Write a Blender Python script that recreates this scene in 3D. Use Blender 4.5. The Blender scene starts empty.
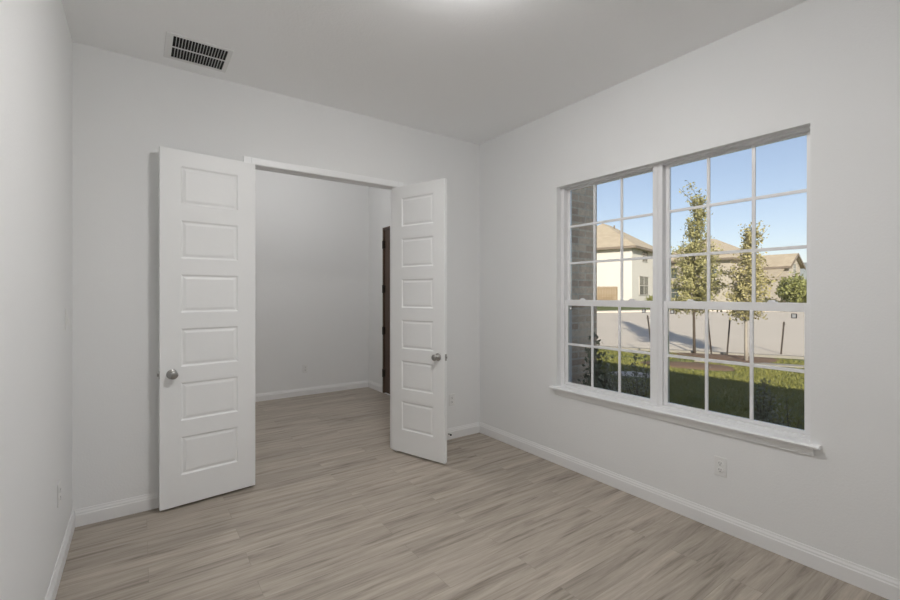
import bpy, bmesh, math, random
from mathutils import Vector, Matrix
random.seed(7)
sc = bpy.context.scene
col = sc.collection
PI = math.pi

# ---------------------------------------------------------------- camera, sky, sun, exposure
cam_d = bpy.data.cameras.new('camera')
cam = bpy.data.objects.new('camera', cam_d); col.objects.link(cam)
cam.location = (-2.929, -3.597, 1.4584)
cam.rotation_euler = (PI/2, 0, -0.6159)
cam_d.sensor_width = 36.0
cam_d.lens = 36.0*438.6/900.0
cam_d.shift_y = -6.28/900.0
cam_d.clip_start = 0.02
cam_d.clip_end = 500
sc.camera = cam

world = bpy.data.worlds.new('world'); sc.world = world
world.use_nodes = True
wn, wl = world.node_tree.nodes, world.node_tree.links
sky = wn.new('ShaderNodeTexSky'); sky.sky_type = 'NISHITA'
sky.sun_disc = False
sky.sun_elevation = math.radians(30)
sky.sun_rotation = math.radians(238)
sky.air_density = 1.0; sky.dust_density = 0.6; sky.ozone_density = 1.6
bgn = wn['Background']; bgn.inputs['Strength'].default_value = 0.235
gm = wn.new('ShaderNodeGamma'); gm.inputs['Gamma'].default_value = .72
tint = wn.new('ShaderNodeVectorMath'); tint.operation = 'MULTIPLY'; tint.inputs[1].default_value = (1.0, .94, .98)
wl.new(sky.outputs[0], gm.inputs['Color']); wl.new(gm.outputs[0], tint.inputs[0]); wl.new(tint.outputs[0], bgn.inputs['Color'])

sun_d = bpy.data.lights.new('sun', 'SUN'); sun_d.energy = 7.0; sun_d.angle = math.radians(0.6)
sun_d.color = (1.0, 0.915, 0.79)
sun = bpy.data.objects.new('sun', sun_d); col.objects.link(sun)
to_sun = Vector((-0.70*math.cos(0.42), -0.71*math.cos(0.42), math.sin(0.42)))
sun.rotation_euler = to_sun.to_track_quat('Z', 'Y').to_euler()
sun.location = (-20, -12, 14)

sc.view_settings.view_transform = 'Standard'
sc.view_settings.look = 'None'
sc.view_settings.gamma = 1.0
sc.view_settings.use_curve_mapping = False
sc.view_settings.exposure = 0.0
LAMP_STRENGTH = 108.0
sc.cycles.use_denoising = True
sc.cycles.max_bounces = 14
sc.cycles.diffuse_bounces = 10
sc.cycles.transparent_max_bounces = 12

# ---------------------------------------------------------------- materials
def mat(name, c1, c2=None, rough=0.6, scale=8.0, bump=0.0, bump_scale=None, metallic=0.0, stretch=(1, 1, 1), detail=4.0, spec=0.5):
    m = bpy.data.materials.new(name); m.use_nodes = True
    n, l = m.node_tree.nodes, m.node_tree.links
    b = n['Principled BSDF']
    b.inputs['Roughness'].default_value = rough
    b.inputs['Metallic'].default_value = metallic
    b.inputs['Specular IOR Level'].default_value = spec
    tc = n.new('ShaderNodeTexCoord'); mp = n.new('ShaderNodeMapping')
    mp.inputs['Scale'].default_value = stretch
    l.new(tc.outputs['Object'], mp.inputs['Vector'])
    nz = n.new('ShaderNodeTexNoise'); nz.inputs['Scale'].default_value = scale; nz.inputs['Detail'].default_value = detail
    l.new(mp.outputs[0], nz.inputs['Vector'])
    mx = n.new('ShaderNodeMix'); mx.data_type = 'RGBA'
    c2 = c2 or tuple(min(1, v*1.05) for v in c1)
    mx.inputs['A'].default_value = (*c1, 1); mx.inputs['B'].default_value = (*c2, 1)
    l.new(nz.outputs['Fac'], mx.inputs['Factor'])
    l.new(mx.outputs['Result'], b.inputs['Base Color'])
    if bump:
        bn = n.new('ShaderNodeTexNoise'); bn.inputs['Scale'].default_value = bump_scale or scale; bn.inputs['Detail'].default_value = 3
        l.new(mp.outputs[0], bn.inputs['Vector'])
        bp = n.new('ShaderNodeBump'); bp.inputs['Strength'].default_value = bump; bp.inputs['Distance'].default_value = 0.01
        l.new(bn.outputs['Fac'], bp.inputs['Height']); l.new(bp.outputs[0], b.inputs['Normal'])
    return m

M = {}
M['wall'] = mat('wall_paint', (.795, .80, .80), (.81, .815, .815), rough=.7, scale=3, bump=.10, bump_scale=90, spec=.3)
M['ceiling'] = mat('ceiling_paint', (.905, .91, .915), (.92, .925, .93), rough=.85, scale=3, bump=.12, bump_scale=80, spec=.2)
M['trim'] = mat('trim_paint', (.855, .86, .865), (.87, .875, .88), rough=.38, scale=5)
M['door'] = mat('door_paint', (.84, .845, .845), (.855, .86, .86), rough=.42, scale=5, bump=.03, bump_scale=30)
M['vinyl'] = mat('window_vinyl', (.79, .79, .80), (.82, .82, .82), rough=.35, scale=6)
M['plastic'] = mat('white_plastic', (.76, .76, .75), (.79, .79, .78), rough=.35, scale=20)
M['slot'] = mat('dark_slot', (.03, .03, .03), (.05, .05, .05), rough=.6)
M['nickel'] = mat('satin_nickel', (.36, .35, .34), (.44, .43, .41), rough=.28, scale=40, metallic=1.0)
M['bronze'] = mat('dark_bronze', (.035, .028, .024), (.06, .05, .04), rough=.4, metallic=.6, scale=30)
M['vent'] = mat('vent_enamel', (.76, .76, .755), (.79, .79, .785), rough=.45)
M['duct'] = mat('duct_inside', (.012, .012, .012), (.02, .02, .02), rough=.9)
M['wood'] = mat('stained_wood', (.055, .033, .022), (.105, .063, .04), rough=.42, scale=14, stretch=(6, 6, .5), bump=.08)
M['rubber'] = mat('rubber', (.03, .03, .03), rough=.7)
M['label_white'] = mat('label_paper', (.85, .85, .84), rough=.5)
M['label_dark'] = mat('label_ink', (.05, .05, .05), rough=.5)

def floor_mat():
    m = bpy.data.materials.new('vinyl_plank'); m.use_nodes = True
    n, l = m.node_tree.nodes, m.node_tree.links
    b = n['Principled BSDF']; b.inputs['Roughness'].default_value = .42; b.inputs['Specular IOR Level'].default_value = .35
    tc = n.new('ShaderNodeTexCoord')
    br = n.new('ShaderNodeTexBrick'); br.offset = .37; br.offset_frequency = 2; br.squash = 1.0
    br.inputs['Color1'].default_value = (0, 0, 0, 1); br.inputs['Color2'].default_value = (1, 1, 1, 1); br.inputs['Mortar'].default_value = (.5, .5, .5, 1)
    br.inputs['Scale'].default_value = 1.0; br.inputs['Mortar Size'].default_value = .0012; br.inputs['Mortar Smooth'].default_value = .1
    br.inputs['Brick Width'].default_value = 1.22; br.inputs['Row Height'].default_value = .152; br.inputs['Bias'].default_value = 0
    l.new(tc.outputs['Object'], br.inputs['Vector'])
    # shift the grain of each plank by its own random value
    sh = n.new('ShaderNodeVectorMath'); sh.operation = 'MULTIPLY_ADD'
    sh.inputs[1].default_value = (7.3, 3.1, 0); l.new(br.outputs['Color'], sh.inputs[0]); l.new(tc.outputs['Object'], sh.inputs[2])
    def grain(sx, sy, detail, rough, dist):
        mp = n.new('ShaderNodeMapping'); mp.inputs['Scale'].default_value = (sx, sy, 1); l.new(sh.outputs[0], mp.inputs['Vector'])
        nz = n.new('ShaderNodeTexNoise'); nz.inputs['Scale'].default_value = 1; nz.inputs['Detail'].default_value = detail
        nz.inputs['Roughness'].default_value = rough; nz.inputs['Distortion'].default_value = dist
        l.new(mp.outputs[0], nz.inputs['Vector']); return nz
    g1 = grain(1.3, 20, 7, .66, .7)
    g2 = grain(4, 75, 4, .7, .1)
    r1 = n.new('ShaderNodeValToRGB')
    e = r1.color_ramp.elements
    e[0].position = .30; e[0].color = (.175, .147, .117, 1)
    e[1].position = .66; e[1].color = (.455, .400, .338, 1)
    k = e.new(.46); k.color = (.350, .305, .255, 1)
    l.new(g1.outputs['Fac'], r1.inputs['Fac'])
    r2 = n.new('ShaderNodeMapRange'); r2.inputs['From Min'].default_value = .3; r2.inputs['From Max'].default_value = .7
    r2.inputs['To Min'].default_value = .88; r2.inputs['To Max'].default_value = 1.10
    l.new(g2.outputs['Fac'], r2.inputs['Value'])
    r3 = n.new('ShaderNodeMapRange'); r3.inputs['To Min'].default_value = .92; r3.inputs['To Max'].default_value = 1.08
    l.new(br.outputs['Color'], r3.inputs['Value'])
    mu = n.new('ShaderNodeMath'); mu.operation = 'MULTIPLY'; l.new(r2.outputs[0], mu.inputs[0]); l.new(r3.outputs[0], mu.inputs[1])
    gap = n.new('ShaderNodeMapRange'); gap.inputs['To Min'].default_value = 1.0; gap.inputs['To Max'].default_value = .8
    l.new(br.outputs['Fac'], gap.inputs['Value'])
    mu2 = n.new('ShaderNodeMath'); mu2.operation = 'MULTIPLY'; l.new(mu.outputs[0], mu2.inputs[0]); l.new(gap.outputs[0], mu2.inputs[1])
    vm = n.new('ShaderNodeVectorMath'); vm.operation = 'SCALE'; l.new(r1.outputs['Color'], vm.inputs[0]); l.new(mu2.outputs[0], vm.inputs['Scale'])
    l.new(vm.outputs[0], b.inputs['Base Color'])
    bp = n.new('ShaderNodeBump'); bp.inputs['Strength'].default_value = .12; bp.inputs['Distance'].default_value = .004
    l.new(g2.outputs['Fac'], bp.inputs['Height']); l.new(bp.outputs[0], b.inputs['Normal'])
    return m
M['floor'] = floor_mat()

def glass_mat():
    m = bpy.data.materials.new('window_glass'); m.use_nodes = True
    n, l = m.node_tree.nodes, m.node_tree.links
    n.remove(n['Principled BSDF']); out = n['Material Output']
    tr = n.new('ShaderNodeBsdfTransparent'); tr.inputs['Color'].default_value = (.97, .98, .975, 1)
    gl = n.new('ShaderNodeBsdfGlossy'); gl.inputs['Roughness'].default_value = 0.0
    fr = n.new('ShaderNodeFresnel'); fr.inputs['IOR'].default_value = 1.35
    mx = n.new('ShaderNodeMixShader'); l.new(fr.outputs[0], mx.inputs[0]); l.new(tr.outputs[0], mx.inputs[1]); l.new(gl.outputs[0], mx.inputs[2])
    l.new(mx.outputs[0], out.inputs[0])
    return m
M['glass'] = glass_mat()
def screen_mat():
    m = bpy.data.materials.new('insect_screen'); m.use_nodes = True
    n, l = m.node_tree.nodes, m.node_tree.links
    n.remove(n['Principled BSDF']); out = n['Material Output']
    tr = n.new('ShaderNodeBsdfTransparent'); df = n.new('ShaderNodeBsdfDiffuse'); df.inputs['Color'].default_value = (.10, .10, .10, 1)
    mx = n.new('ShaderNodeMixShader'); mx.inputs[0].default_value = .12
    l.new(tr.outputs[0], mx.inputs[1]); l.new(df.outputs[0], mx.inputs[2]); l.new(mx.outputs[0], out.inputs[0])
    return m
M['screen'] = screen_mat()

def lamp_mat(strength):
    m = bpy.data.materials.new('lamp_diffuser'); m.use_nodes = True
    n, l = m.node_tree.nodes, m.node_tree.links
    b = n['Principled BSDF']
    nz = n.new('ShaderNodeTexNoise'); nz.inputs['Scale'].default_value = 3
    mr = n.new('ShaderNodeMapRange'); mr.inputs['To Min'].default_value = strength*.97; mr.inputs['To Max'].default_value = strength*1.03
    l.new(nz.outputs['Fac'], mr.inputs['Value']); l.new(mr.outputs[0], b.inputs['Emission Strength'])
    b.inputs['Emission Color'].default_value = (1.0, .985, .975, 1)
    b.inputs['Base Color'].default_value = (.85, .85, .84, 1)
    return m
M['lamp'] = lamp_mat(LAMP_STRENGTH)
M['hall_fill'] = lamp_mat(LAMP_STRENGTH*.62)  # dimmer emission for the added hall lamp

def brick_mat(name, c1, c2, mort, rot, scale=1.0, bw=.205, rh=.068, ms=.009):
    m = bpy.data.materials.new(name); m.use_nodes = True
    n, l = m.node_tree.nodes, m.node_tree.links
    b = n['Principled BSDF']; b.inputs['Roughness'].default_value = .9; b.inputs['Specular IOR Level'].default_value = .2
    tc = n.new('ShaderNodeTexCoord')
    sp = n.new('ShaderNodeSeparateXYZ'); l.new(tc.outputs['Object'], sp.inputs[0])
    ad = n.new('ShaderNodeMath'); ad.operation = 'ADD'; l.new(sp.outputs[0], ad.inputs[0]); l.new(sp.outputs[1], ad.inputs[1])
    cb = n.new('ShaderNodeCombineXYZ'); l.new(ad.outputs[0], cb.inputs[0]); l.new(sp.outputs[2], cb.inputs[1])
    br = n.new('ShaderNodeTexBrick'); br.offset = .5
    br.inputs['Color1'].default_value = (*c1, 1); br.inputs['Color2'].default_value = (*c2, 1); br.inputs['Mortar'].default_value = (*mort, 1)
    br.inputs['Scale'].default_value = scale; br.inputs['Brick Width'].default_value = bw; br.inputs['Row Height'].default_value = rh
    br.inputs['Mortar Size'].default_value = ms; br.inputs['Mortar Smooth'].default_value = .2; br.inputs['Bias'].default_value = -.1
    l.new(cb.outputs[0], br.inputs['Vector'])
    nz = n.new('ShaderNodeTexNoise'); nz.inputs['Scale'].default_value = 25; nz.inputs['Detail'].default_value = 5; l.new(tc.outputs['Object'], nz.inputs['Vector'])
    mr = n.new('ShaderNodeMapRange'); mr.inputs['To Min'].default_value = .7; mr.inputs['To Max'].default_value = 1.3; l.new(nz.outputs['Fac'], mr.inputs['Value'])
    vm = n.new('ShaderNodeVectorMath'); vm.operation = 'SCALE'; l.new(br.outputs['Color'], vm.inputs[0]); l.new(mr.outputs[0], vm.inputs['Scale'])
    l.new(vm.outputs[0], b.inputs['Base Color'])
    bp = n.new('ShaderNodeBump'); bp.invert = True; bp.inputs['Strength'].default_value = .6; bp.inputs['Distance'].default_value = .01
    l.new(br.outputs['Fac'], bp.inputs['Height']); l.new(bp.outputs[0], b.inputs['Normal'])
    return m
M['brick'] = brick_mat('pillar_brick', (.90, .74, .58), (.60, .43, .32), (.82, .72, .60), 0)
M['stone'] = brick_mat('house_stone', (.42, .37, .31), (.30, .26, .22), (.40, .37, .33), 0, bw=.5, rh=.25, ms=.02)
M['stucco'] = mat('white_stucco', (.56, .535, .49), (.59, .565, .52), rough=.95, scale=2, bump=.1, bump_scale=60)
M['beige'] = mat('beige_siding', (.40, .36, .30), (.45, .40, .34), rough=.9, scale=2)
M['shingle'] = brick_mat('tan_shingles', (.46, .39, .29), (.37, .31, .23), (.31, .26, .19), 0, bw=.35, rh=.16, ms=.012)
M['fascia'] = mat('brown_fascia', (.16, .13, .10), (.20, .16, .12), rough=.7)
M['far_frame'] = mat('far_window_frame', (.42, .40, .36), (.48, .45, .41), rough=.6)
M['house_glass'] = mat('far_window_glass', (.05, .06, .06), (.12, .14, .13), rough=.08, scale=1.5, spec=.8)
M['garage'] = mat('garage_door_paint', (.30, .27, .26), (.34, .31, .29), rough=.7)
M['fence'] = mat('fence_cedar', (.22, .16, .095), (.30, .22, .135), rough=.85, scale=6, stretch=(4, 4, .5))
M['soil'] = mat('lawn_turf', (.07, .095, .022), (.16, .18, .05), rough=1.0, scale=1.3, detail=8, bump=.5, bump_scale=30)
M['grass'] = mat('grass_blades', (.15, .165, .034), (.31, .29, .075), rough=.8, scale=.9, detail=6)
M['road'] = mat('street_concrete', (.62, .55, .455), (.70, .62, .52), rough=.9, scale=.5, detail=8, stretch=(1, .3, 1))
M['curb'] = mat('curb_concrete', (.60, .55, .47), (.66, .60, .52), rough=.9, scale=2)
M['path'] = mat('walk_concrete', (.30, .28, .24), (.36, .335, .285), rough=.9, scale=3, bump=.1)
M['mulch'] = mat('mulch', (.10, .06, .038), (.26, .17, .11), rough=1.0, scale=18, detail=8, bump=1.0, bump_scale=40)
M['bark'] = mat('bark', (.06, .045, .033), (.13, .10, .075), rough=.95, scale=12, stretch=(3, 3, .6), bump=.5)
M['bark_pale'] = mat('pale_bark', (.33, .29, .24), (.45, .40, .34), rough=.9, scale=12, bump=.3)
M['leaf_olive'] = mat('olive_leaves', (.16, .165, .06), (.43, .39, .17), rough=.7, scale=2.2, detail=5)
M['leaf_gold'] = mat('golden_leaves', (.21, .19, .075), (.47, .41, .19), rough=.7, scale=2.2, detail=5)
M['leaf_dark'] = mat('dark_shrub_leaves', (.08, .10, .05), (.36, .36, .24), rough=.55, scale=6)
M['leaf_bush'] = mat('bush_leaves', (.13, .15, .045), (.27, .27, .09), rough=.7, scale=3)
M['leaf_dry'] = mat('straw_leaves', (.38, .34, .12), (.52, .46, .20), rough=.8, scale=3)
M['stake'] = mat('stake_steel', (.045, .033, .024), (.09, .065, .045), rough=.7, scale=20)
M['hill'] = mat('far_hill', (.20, .22, .22), (.28, .29, .27), rough=1.0, scale=.05)

# ---------------------------------------------------------------- mesh helpers
def link(name, me, m, parent=None, smooth=False):
    o = bpy.data.objects.new(name, me); col.objects.link(o)
    for k in (m if isinstance(m, (list, tuple)) else [m]):
        me.materials.append(k)
    if parent is not None: o.parent = parent
    if smooth:
        for p in me.polygons: p.use_smooth = True
    return o

def finish(name, bm, m, parent=None, bevel=0.0, smooth=False, seg=2):
    bmesh.ops.recalc_face_normals(bm, faces=bm.faces[:])
    me = bpy.data.meshes.new(name); bm.to_mesh(me); bm.free()
    o = link(name, me, m, parent, smooth)
    if bevel:
        md = o.modifiers.new('bevel', 'BEVEL'); md.width = bevel; md.segments = seg; md.limit_method = 'ANGLE'; md.angle_limit = .6
    return o

def box(bm, x0, x1, y0, y1, z0, z1, mi=0):
    vs = [bm.verts.new((x, y, z)) for z in (z0, z1) for y in (y0, y1) for x in (x0, x1)]
    for f in ((0, 2, 3, 1), (4, 5, 7, 6), (0, 1, 5, 4), (2, 6, 7, 3), (0, 4, 6, 2), (1, 3, 7, 5)):
        bm.faces.new([vs[i] for i in f]).material_index = mi

def prism(bm, pts, mapf, a, b):
    """extrude the closed 2-D outline pts from a to b; mapf(u, v, t) -> xyz"""
    A = [bm.verts.new(mapf(u, v, a)) for u, v in pts]; B = [bm.verts.new(mapf(u, v, b)) for u, v in pts]
    n = len(pts)
    for i in range(n):
        bm.faces.new((A[i], A[(i+1) % n], B[(i+1) % n], B[i]))
    bm.faces.new(A[::-1]); bm.faces.new(B)

def lathe(bm, prof, M4, seg=24):
    """revolve (radius, height) points about local z, placed by matrix M4"""
    rings = []
    for r, h in prof:
        if r < 1e-6: rings.append([bm.verts.new(M4 @ Vector((0, 0, h)))])
        else: rings.append([bm.verts.new(M4 @ Vector((r*math.cos(2*PI*k/seg), r*math.sin(2*PI*k/seg), h))) for k in range(seg)])
    for a, b in zip(rings, rings[1:]):
        for k in range(seg):
            k2 = (k+1) % seg
            if len(a) == 1 and len(b) == 1: continue
            if len(a) == 1: bm.faces.new((a[0], b[k], b[k2]))
            elif len(b) == 1: bm.faces.new((a[k], a[k2], b[0]))
            else: bm.faces.new((a[k], a[k2], b[k2], b[k]))

def tube(bm, pts, radii, seg=7):
    rings = []
    for i, p in enumerate(pts):
        p = Vector(p)
        d = (Vector(pts[min(i+1, len(pts)-1)]) - Vector(pts[max(i-1, 0)])).normalized()
        a = d.orthogonal().normalized(); b = d.cross(a)
        r = radii[i] if isinstance(radii, (list, tuple)) else radii
        rings.append([bm.verts.new(p + (a*math.cos(2*PI*k/seg) + b*math.sin(2*PI*k/seg))*r) for k in range(seg)])
    for A, B in zip(rings, rings[1:]):
        # keep rings aligned
        off = min(range(seg), key=lambda s: sum((A[k].co-B[(k+s) % seg].co).length for k in range(seg)))
        for k in range(seg):
            bm.faces.new((A[k], A[(k+1) % seg], B[(k+1+off) % seg], B[(k+off) % seg]))
    bm.faces.new(rings[0][::-1]); bm.faces.new(rings[-1])

def grid_solid(bm, us, vs, thick, mapf, holes):
    """wall made of cells us x vs, minus the cells inside holes; mapf(u, v, w) -> xyz"""
    def solid(i, j):
        if not (0 <= i < len(us)-1 and 0 <= j < len(vs)-1): return False
        cu, cv = (us[i]+us[i+1])/2, (vs[j]+vs[j+1])/2
        return not any(h[0] < cu < h[1] and h[2] < cv < h[3] for h in holes)
    cache = {}
    def V(u, v, w):
        k = (round(u, 5), round(v, 5), w)
        if k not in cache: cache[k] = bm.verts.new(mapf(u, v, w))
        return cache[k]
    for i in range(len(us)-1):
        for j in range(len(vs)-1):
            if not solid(i, j): continue
            a, b, c, d = us[i], us[i+1], vs[j], vs[j+1]
            for w in (0, thick): bm.faces.new((V(a, c, w), V(b, c, w), V(b, d, w), V(a, d, w)))
            for (di, dj, p, q) in ((-1, 0, (a, c), (a, d)), (1, 0, (b, c), (b, d)), (0, -1, (a, c), (b, c)), (0, 1, (a, d), (b, d))):
                if not solid(i+di, j+dj):
                    bm.faces.new((V(*p, 0), V(*q, 0), V(*q, thick), V(*p, thick)))

def tag(o, label=None, cat=None, group=None, kind=None):
    if label: o['label'] = label
    if cat: o['category'] = cat
    if group: o['group'] = group
    if kind: o['kind'] = kind
    return o

def empty(name, loc=(0, 0, 0), rz=0.0):
    o = bpy.data.objects.new(name, None); col.objects.link(o)
    o.location = loc; o.rotation_euler = (0, 0, rz); o.empty_display_size = .1
    return o

# ---------------------------------------------------------------- room shell
W, H, YF = 3.271, 3.032, -4.35         # width, ceiling height, wall behind the camera
HX, HY = -4.9, 2.75                    # hall: left end, far wall
OX0, OX1, OZ = -2.236, -.978, 2.447     # french door opening
WY0, WY1, WZ0, WZ1 = -2.795, -1.047, .662, 2.372   # window opening
FY0, FY1, FZ = 1.30, 2.262, 2.43       # entry door opening
T = .14

bm = bmesh.new(); box(bm, HX-T, 0, YF-T, HY+T, -.12, 0)
tag(finish('floor', bm, M['floor']), 'greyed beige wood plank floor running through office and hall', 'floor', kind='structure')
HH = 3.66                               # hall ceiling is higher
bm = bmesh.new(); box(bm, HX-T, .2, YF-T, 0, H, H+.12)
tag(finish('ceiling', bm, M['ceiling']), 'flat white office ceiling with vent and dome light', 'ceiling', kind='structure')
bm = bmesh.new(); box(bm, HX-T, .2, 0, HY+T, HH, HH+.12)
tag(finish('ceiling_hall', bm, M['ceiling']), 'higher white ceiling of the hall beyond the doorway', 'ceiling', kind='structure')
bm = bmesh.new(); box(bm, -W-T, -W, YF, 0, 0, H)
tag(finish('wall_left', bm, M['wall']), 'plain grey left wall with switch and outlet near the corner', 'wall', kind='structure')
bm = bmesh.new(); box(bm, HX, .2, YF-T, YF, 0, H)
tag(finish('wall_front', bm, M['wall']), 'plain grey wall behind the viewer', 'wall', kind='structure')
bm = bmesh.new()
grid_solid(bm, [HX, OX0, OX1, 0], [0, OZ, HH], .12, lambda u, v, w: (u, w, v), [(OX0, OX1, 0, OZ)])
tag(finish('wall_back', bm, M['wall']), 'grey back wall with the wide double door opening', 'wall', kind='structure')
bm = bmesh.new()
grid_solid(bm, [YF, WY0, WY1, FY0, FY1, HY], [-.12, 0, WZ0, WZ1, FZ, HH], .2, lambda u, v, w: (w, u, v),
           [(WY0, WY1, WZ0, WZ1), (FY0, FY1, 0, FZ)])
tag(finish('wall_right', bm, M['wall']), 'grey right wall holding the twin window and, past the partition, the entry door', 'wall', kind='structure')
bm = bmesh.new(); box(bm, HX-T, .2, HY, HY+T, 0, HH)
tag(finish('wall_hall', bm, M['wall']), 'grey far wall of the hall seen through the doorway', 'wall', kind='structure')
bm = bmesh.new(); box(bm, HX-T, HX, YF, HY, 0, HH)
tag(finish('wall_end', bm, M['wall']), 'grey wall closing the far left end of the hall', 'wall', kind='structure')

BB = [(0, 0), (.0135, 0), (.0135, .072), (.010, .078), (.010, .086), (.0055, .096), (.004, .106), (0, .106)]
M['baseboard'] = mat('baseboard_paint', (.80, .80, .80), (.815, .815, .815), rough=.45, scale=5)
def baseboard(name, label, runs):
    bm = bmesh.new()
    for kind, fixed, sgn, a, b in runs:
        if kind == 'y': prism(bm, BB, lambda u, v, t: (t, fixed+sgn*u, v), a, b)
        else: prism(bm, BB, lambda u, v, t: (fixed+sgn*u, t, v), a, b)
    return tag(finish(name, bm, M['baseboard']), label, 'baseboard', kind='structure')
baseboard('baseboard_back', 'white baseboard along the back wall either side of the doorway', [('y', 0, -1, -W+.0135, OX0-.058), ('y', 0, -1, OX1+.058, -.0135)])
baseboard('baseboard_left', 'white baseboard along the left wall', [('x', -W, 1, YF, 0)])
baseboard('baseboard_right', 'long white baseboard under the twin window', [('x', 0, -1, YF, 0)])
baseboard('baseboard_hall', 'white baseboard along the hall far wall beyond the doorway', [('y', HY, -1, HX, 0), ('x', 0, -1, FY1+.004, HY-.0135)])

# french door casing and jamb
tr = tag(empty('trim_1', ((OX0+OX1)/2, 0, 0)), 'white casing and jamb around the double door opening', 'door frame', kind='structure')
off = Vector(tr.location)
def local(bm): bmesh.ops.translate(bm, verts=bm.verts[:], vec=-off)
bm = bmesh.new()
box(bm, OX0-.056, OX0-.002, -.011, -.0003, 0, OZ+.048); box(bm, OX1+.002, OX1+.056, -.011, -.0003, 0, OZ+.048)
box(bm, OX0-.002, OX1+.002, -.011, -.0003, OZ-.004, OZ+.048); local(bm)
finish('casing', bm, M['trim'], tr, bevel=.003)
bm = bmesh.new()
box(bm, OX0, OX0+.016, 0, .12, 0, OZ); box(bm, OX1-.016, OX1, 0, .12, 0, OZ); box(bm, OX0+.016, OX1-.016, 0, .12, OZ-.006, OZ)
box(bm, OX0+.016, OX1-.016, .06, .09, OZ-.010, OZ-.006); local(bm)
finish('jamb', bm, M['trim'], tr, bevel=.001)

# ---------------------------------------------------------------- six-panel door leaves
DW, DT, DZ0, DZ1 = .608, .035, .017, 2.438
def door_leaf(name, label, loc, ang, flip):
    """local: hinge edge at x=0, free edge at x=DW; visible face at y=0 looking to -y (flip mirrors thickness)"""
    r = tag(empty(name, (loc[0], loc[1], 0), ang), label, 'door', group='pair of open office doors', kind='structure')
    s = .122
    xs = [0, s, DW-s, DW]
    zs = [DZ0]
    for k in range(6): zs += [DZ0+.205+k*.3695, DZ0+.205+k*.3695+.259]
    zs.append(DZ1)
    zs = sorted(zs)
    bm = bmesh.new()
    F = lambda t: (-t if flip else t)
    gr = {}
    for side, y in ((0, 0.0), (1, F(DT))):
        for i, x in enumerate(xs):
            for j, z in enumerate(zs): gr[side, i, j] = bm.verts.new((x, y, z))
    panels = []
    nx, nz = len(xs), len(zs)
    for side in (0, 1):
        for i in range(nx-1):
            for j in range(nz-1):
                f = bm.faces.new([gr[side, i, j], gr[side, i+1, j], gr[side, i+1, j+1], gr[side, i, j+1]])
                if i == 1 and j % 2 == 1: panels.append(f)
    for i in range(nx-1):
        for j in (0, nz-1): bm.faces.new((gr[0, i, j], gr[0, i+1, j], gr[1, i+1, j], gr[1, i, j]))
    for j in range(nz-1):
        for i in (0, nx-1): bm.faces.new((gr[0, i, j], gr[0, i, j+1], gr[1, i, j+1], gr[1, i, j]))
    bmesh.ops.recalc_face_normals(bm, faces=bm.faces[:])
    for th, dp in ((.004, -.002), (.010, -.005), (.009, 0.0), (.020, .004)):
        bmesh.ops.inset_individual(bm, faces=panels, thickness=th, depth=dp)
    o = finish('slab', bm, M['door'], r, bevel=.0012, seg=1)
    # knobs on both faces, latch in the free edge
    prof = [(0, 0), (.033, 0), (.033, .005), (.030, .008), (.014, .010), (.012, .028), (.0135, .032), (.022, .037), (.0275, .045), (.0285, .052), (.0255, .060), (.016, .065), (0, .066)]
    for y, sg in ((0.0, -1), (F(DT), 1)):
        if flip: sg = -sg
        if y != 0.0: prof2 = [(a, b*.55) for a, b in prof]
        else: prof2 = prof
        bm = bmesh.new()
        R = Matrix.Translation((DW-.070, y, .917)) @ Matrix.Rotation(PI/2 if sg < 0 else -PI/2, 4, 'X')
        lathe(bm, prof2, R)
        kn = finish('knob', bm, M['nickel'], r, smooth=True); kn['label'] = 'round satin nickel knob'
    bm = bmesh.new()
    yc = F(DT/2)
    box(bm, DW, DW+.0015, yc-.0125, yc+.0125, .917-.028, .917+.028)
    box(bm, DW+.0015, DW+.012, yc-.006, yc+.006, .917-.009, .917+.009)
    finish('latch', bm, M['nickel'], r, bevel=.0008)
    for z in (.20, .86, 1.52, 2.22):
        bm = bmesh.new()
        yk = F(DT+.004)
        lathe(bm, [(0, 0), (.006, 0), (.006, .09), (0, .09)], Matrix.Translation((-.004, yk, z)), 10)
        box(bm, -.0012, 0, min(F(.003), F(DT)), max(F(.003), F(DT)), z, z+.09)
        finish('hinge', bm, M['nickel'], r)
    return r
aL = math.atan2(-.113+.047, -2.8267+2.214)
# leaf A hinged left, thrown back almost flat to the wall (its thickness lies towards the wall)
door_leaf('door_1', 'white six-panel door swung back nearly flat against the left part of the back wall', (-2.216, -.048), aL, True)
aR = math.radians(-71.0)
door_leaf('door_2', 'white six-panel door standing out into the room at right of doorway', (-1.020, .034), aR, False)

# ---------------------------------------------------------------- entry door in the hall
d3 = tag(empty('door_3', (0.0, (FY0+FY1)/2, 0)), 'dark brown wooden entry door glimpsed past the right white door', 'door', kind='structure')
yc = (FY0+FY1)/2
bm = bmesh.new()
box(bm, -.004, .12, FY0+.001-yc, FY0+.035-yc, 0, FZ-.001); box(bm, -.004, .12, FY1-.035-yc, FY1-.001-yc, 0, FZ-.001); box(bm, -.004, .12, FY0+.035-yc, FY1-.035-yc, FZ-.036, FZ-.001)
finish('door_frame', bm, M['wood'], d3, bevel=.003)
bm = bmesh.new()
ys = [FY0+.037-yc, FY0+.17-yc, FY1-.17-yc, FY1-.037-yc]; zs = [.012, .25, 1.05, 1.2, 2.22, FZ-.038]
cells = {}
for w in (0.012, .056):
    for i, y in enumerate(ys):
        for j, z in enumerate(zs): cells[w, i, j] = bm.verts.new((w, y, z))
pf = []
for w in (0.012, .056):
    for i in range(3):
        for j in range(5):
            f = bm.faces.new([cells[w, i, j], cells[w, i+1, j], cells[w, i+1, j+1], cells[w, i, j+1]])
            if i == 1 and j in (1, 3): pf.append(f)
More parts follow.
